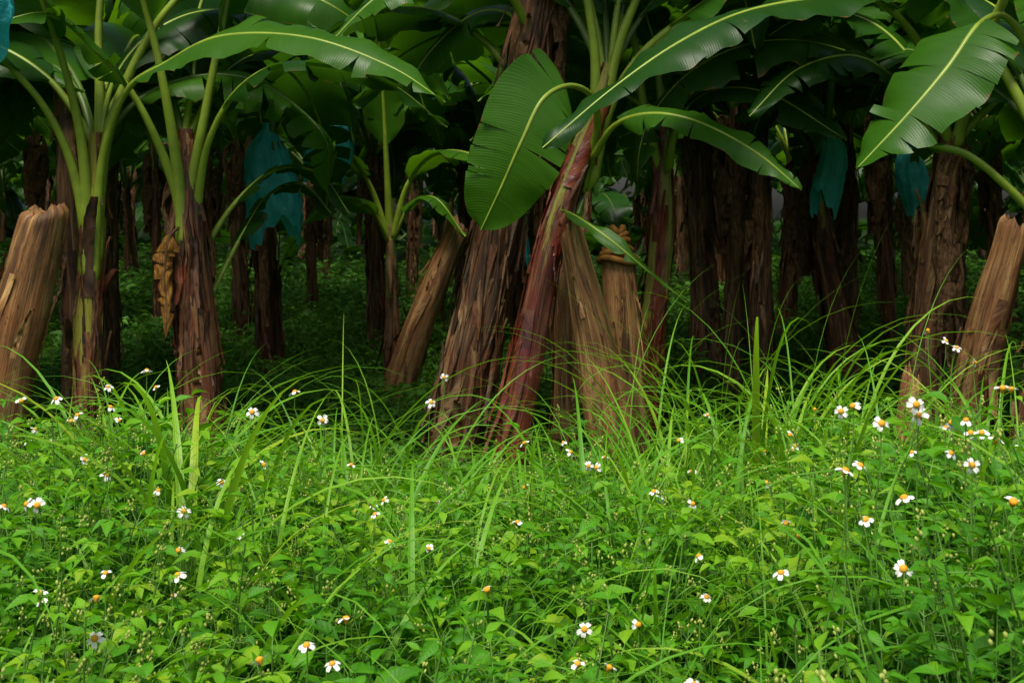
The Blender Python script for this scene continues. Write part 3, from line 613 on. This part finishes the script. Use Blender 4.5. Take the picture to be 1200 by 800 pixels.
for (x,y,n,L) in [(.35,5.0,16,1.05),(.55,5.2,20,1.15),(.75,5.3,28,1.3),(.95,5.2,32,1.42),(1.15,5.1,30,1.35),(1.3,5.3,20,1.2),(1.0,4.6,26,1.25),(.7,4.5,24,1.12),(.45,4.4,18,1.02),(1.5,5.0,22,1.2),(1.75,5.2,16,1.15),
    (-1.0,4.3,34,1.2),(-.85,4.1,30,1.12),(-1.15,4.6,24,1.12),(-.65,5.1,24,1.12),(-.45,5.3,20,1.05),(-1.4,5.0,16,1.0),(1.25,3.7,24,1.18),(1.45,4.1,24,1.22),(-.75,3.3,24,1.05),(-1.6,5.2,12,1.0),(.2,3.4,14,.95),(.55,2.9,10,1.0),(-.3,3.8,16,1.0),(-.2,4.4,14,.95)]:
    tuft(x,y,n,L,.11,.0115)
for (x,y,n,L) in [(-1.02,3.9,11,1.2),(-.80,3.6,11,1.15),(-.9,3.4,10,1.05),(.5,4.8,7,1.1),(-.98,3.2,10,1.05),(.85,4.9,8,1.25),(1.2,4.7,8,1.25)]:
    tuft(x,y,n,L,.05,.022,r=.85,th=1.7)
gblade(-.62,3.0,.30,.80,.007,.1,.1,2.2,1.0); gblade(-.50,2.95,.25,.8,.006,-.1,.2,1.9,1.0)
for i in range(24):
    x=random.uniform(.2,1.6);y=random.uniform(4.6,5.4); gblade(x,y,.1,random.uniform(1.0,1.4),.004,random.uniform(0,6.28),.03,random.uniform(.8,2.0),.6)
for i in range(520):
    y=random.uniform(5.2,12); x=random.uniform(-1,1)*(.38*y+.5); tuft(x,y,4,.5,.05,.010,r=.25)
obj("tall_grass",GR.mesh("grass_shape",[M_grass]),label="long arching green grass blades among weeds",category="grass",kind="stuff")

# ------------------------------------------------------------ flowers
def petals_mesh(seed,drop=0):
    r=np.random.default_rng(seed); A=Acc(); n=5
    for i in range(n):
        if i<drop: continue
        a=i/n*6.283+r.normal(0,.12); L=.0125*r.uniform(.85,1.1); m=6
        t=np.linspace(0,1,m); w=.0050*np.interp(t,[0,.3,.75,1],[.35,.85,1,.75])
        lift=r.uniform(-.45,.35)
        rows=[]
        for j in (-1,-.5,0,.5,1):
            x=.003+L*t-(.0022*(t**6) if j==0 else .0015*(t**6)*(abs(j)==1)); rows.append(np.stack([x,w*j,.003+lift*L*t-.004*t*t+.0012*abs(j)],1))
        V=np.stack(rows,1).reshape(-1,3); A.add(V@Rm(a,0,0).T,gridF(m,5),0)
    return A.mesh("petal_shape",[M_white])
PM=[petals_mesh(1),petals_mesh(2),petals_mesh(3,1),petals_mesh(4,2),petals_mesh(5),petals_mesh(6,3)]
A_=Acc(); a=np.linspace(0,6.283,14,endpoint=False)
pr=[(.0,-.006),(.0028,-.005),(.0040,0),(.0062,.003),(.0058,.0058),(.0030,.0078),(.0002,.0082)]
A_.add(np.concatenate([np.stack([r_*np.cos(a)*(1+.08*np.sin(7*a)),r_*np.sin(a),np.full(14,z_)],1) for r_,z_ in pr]),gridF(7,14,True),0)
CM=A_.mesh("flower_centre_shape",[M_orange])
SM=[]
for i in range(4):
    r=np.random.default_rng(i); A_=Acc(); P,_=spline([(0,0,0),(r.normal(0,.004),r.normal(0,.004),-.06),(r.normal(0,.02),r.normal(0,.02),-.2),(r.normal(0,.03),r.normal(0,.03),-.42)],12)
    tube(A_,P,np.linspace(.0011,.002,12),0,sides=5)
    SM.append(A_.mesh("flower_stem_shape",[M_wstem]))
fl=[(-.317,2.2,.73),(-.29,2.3,.67),(-.135,2.5,.64),(.106,2.3,.67),(.24,2.7,.62),(.138,2.7,.61),(.013,3.5,.60),(-.307,3.2,.722),(-.275,3.2,.66),(.396,3.0,.675),(.36,3.6,.66),(.432,3.4,.66),
(.624,2.6,1.046),(.606,2.62,1.035),(.739,2.6,1.05),(.750,2.62,1.025),(.608,2.6,.927),(.635,2.6,.937),(.718,2.6,.877),(.647,2.6,.838),(.81,2.3,.93),(.897,2.6,1.077),(.93,2.65,1.07),(.83,2.6,1.02),(.84,2.6,.94),(.885,2.6,.985),(1.22,4,1.04),(1.25,4,1.02),(1.2,4.1,1.06),(.53,2.8,.69),(.78,4,.776),(.47,4,.76),
(-1.05,3.5,.795),(-1.13,4,.853),(-1.135,4,.91),(-1.0,4,.91),(-1.04,4.05,.95),(-1.22,4,.83),(-1.28,4,.876),(-.73,4,.84),(-.53,4,.817),(-.54,4.05,.81),(-.61,4,.895),(-.74,3.2,.728),(-.75,3.2,.64),(-1.09,3.2,.665),(-.93,2.8,.65),(-.925,2.8,.61),(-.8,2.8,.69),(-.425,2.4,.644),(-1.38,4,.87),(-.256,4.5,.80),(-.22,4.6,.87),(.04,4.4,.687),(.16,4.4,.69),(.216,4,.69),(.24,4,.685),(.63,4.6,.746),(.66,2.4,.80),(-.68,2.9,.66),(.3,2.35,.62),(.17,2.5,.60),(.9,3.2,.86),(1.05,3.4,.9),(.70,2.7,1.0),(1.3,4.0,.98),(1.0,3.1,.92)]
random.seed(21)
for j in range(50):
    y=random.uniform(2.6,5.0); x=random.uniform(-1,1)*.36*y; fl.append((x,y,Hw(x,y)+random.uniform(.06,.14)))
for j,(x,y,z) in enumerate(fl):
    z=max(z,min(Hw(x,y)+.09,z+.08))
    tilt=(random.gauss(.55,.5),random.gauss(0,.5),random.uniform(0,6.28)); s=random.uniform(.75,1.12)
    rz=random.uniform(0,6.28)
    stm=obj("wildflower",SM[j%4],None,(x,y,z),(0,0,rz))
    stm["label"]="small white daisy-like flower with orange centre on thin stem"; stm["category"]="flower"; stm["group"]="white wildflowers in the weeds"
    q=(mathutils.Matrix.Rotation(-rz,3,'Z')@mathutils.Euler((tilt[0],tilt[1],0)).to_matrix()@mathutils.Matrix.Rotation(tilt[2],3,'Z')).to_euler()
    obj("petals",PM[random.randrange(6)],stm,(0,0,0),q,(s*1.1,)*3); obj("flower_centre",CM,stm,(0,0,0),q,(s*1.1,)*3)

# ------------------------------------------------------------ ground
n=141; xs=np.sign(np.linspace(-1,1,n))*np.abs(np.linspace(-1,1,n))**3*400
X,Y=np.meshgrid(xs,xs+8)
Z=np.array([[.04*noise.noise(Vector((X[i,j]*.6,Y[i,j]*.6,0))) for j in range(n)] for i in range(n)])
m,nt=new_mat("soil"); b=NB(nt); g=b.n('ShaderNodeTexCoord').outputs['Object']
n1=b.noise(g,1.2,5); n2=b.noise(g,14,5,.7)
col=b.ramp(n2,[(.3,(.010,.008,.005)),(.5,(.024,.018,.010)),(.7,(.05,.036,.02))]); gm=b.n('ShaderNodeMapRange',i_1=.35,i_2=.5); nt.links.new(n1,gm.inputs[0])
col=b.mix(gm.outputs[0],col,(.012,.034,.008)); foliage_shader(b,col,1.0,0,None,n2,.8,.05,.0)
obj("ground",make_mesh("ground_sheet",np.stack([X,Y,Z],-1).reshape(-1,3),gridF(n,n),[m]),label="dark soil floor of the plantation",category="ground",kind="structure")

# ------------------------------------------------------------ light and camera
w=bpy.data.worlds.new("World"); scene.world=w; w.use_nodes=True; nt=w.node_tree
sky=nt.nodes.new('ShaderNodeTexSky'); sky.sky_type='NISHITA'; sky.sun_disc=False
EL,AZ=math.radians(64),math.radians(200)
sky.sun_elevation=EL; sky.sun_rotation=AZ; sky.dust_density=5; sky.air_density=1.0
bg=nt.nodes['Background']; nt.links.new(sky.outputs[0],bg.inputs[0]); bg.inputs[1].default_value=.13
L=bpy.data.lights.new("sun",'SUN'); L.energy=4.2; L.angle=math.radians(22); L.color=(1,.97,.86)
lo=bpy.data.objects.new("sun",L); COL.objects.link(lo)
d=Vector((math.sin(AZ)*math.cos(EL),math.cos(AZ)*math.cos(EL),math.sin(EL)))
lo.rotation_euler=(-d).to_track_quat('-Z','Y').to_euler(); lo.location=(0,0,12)
cam=bpy.data.cameras.new("camera"); co=bpy.data.objects.new("camera",cam); COL.objects.link(co)
co.location=(0,0,1.4); co.rotation_euler=(math.radians(90),0,0); cam.lens=50; cam.sensor_width=36; cam.shift_y=-.125
cam.clip_start=.1; cam.clip_end=1500; scene.camera=co
cam.dof.use_dof=True; cam.dof.focus_distance=4.2; cam.dof.aperture_fstop=13
scene.view_settings.view_transform='Standard'; scene.view_settings.look='None'; scene.view_settings.exposure=0
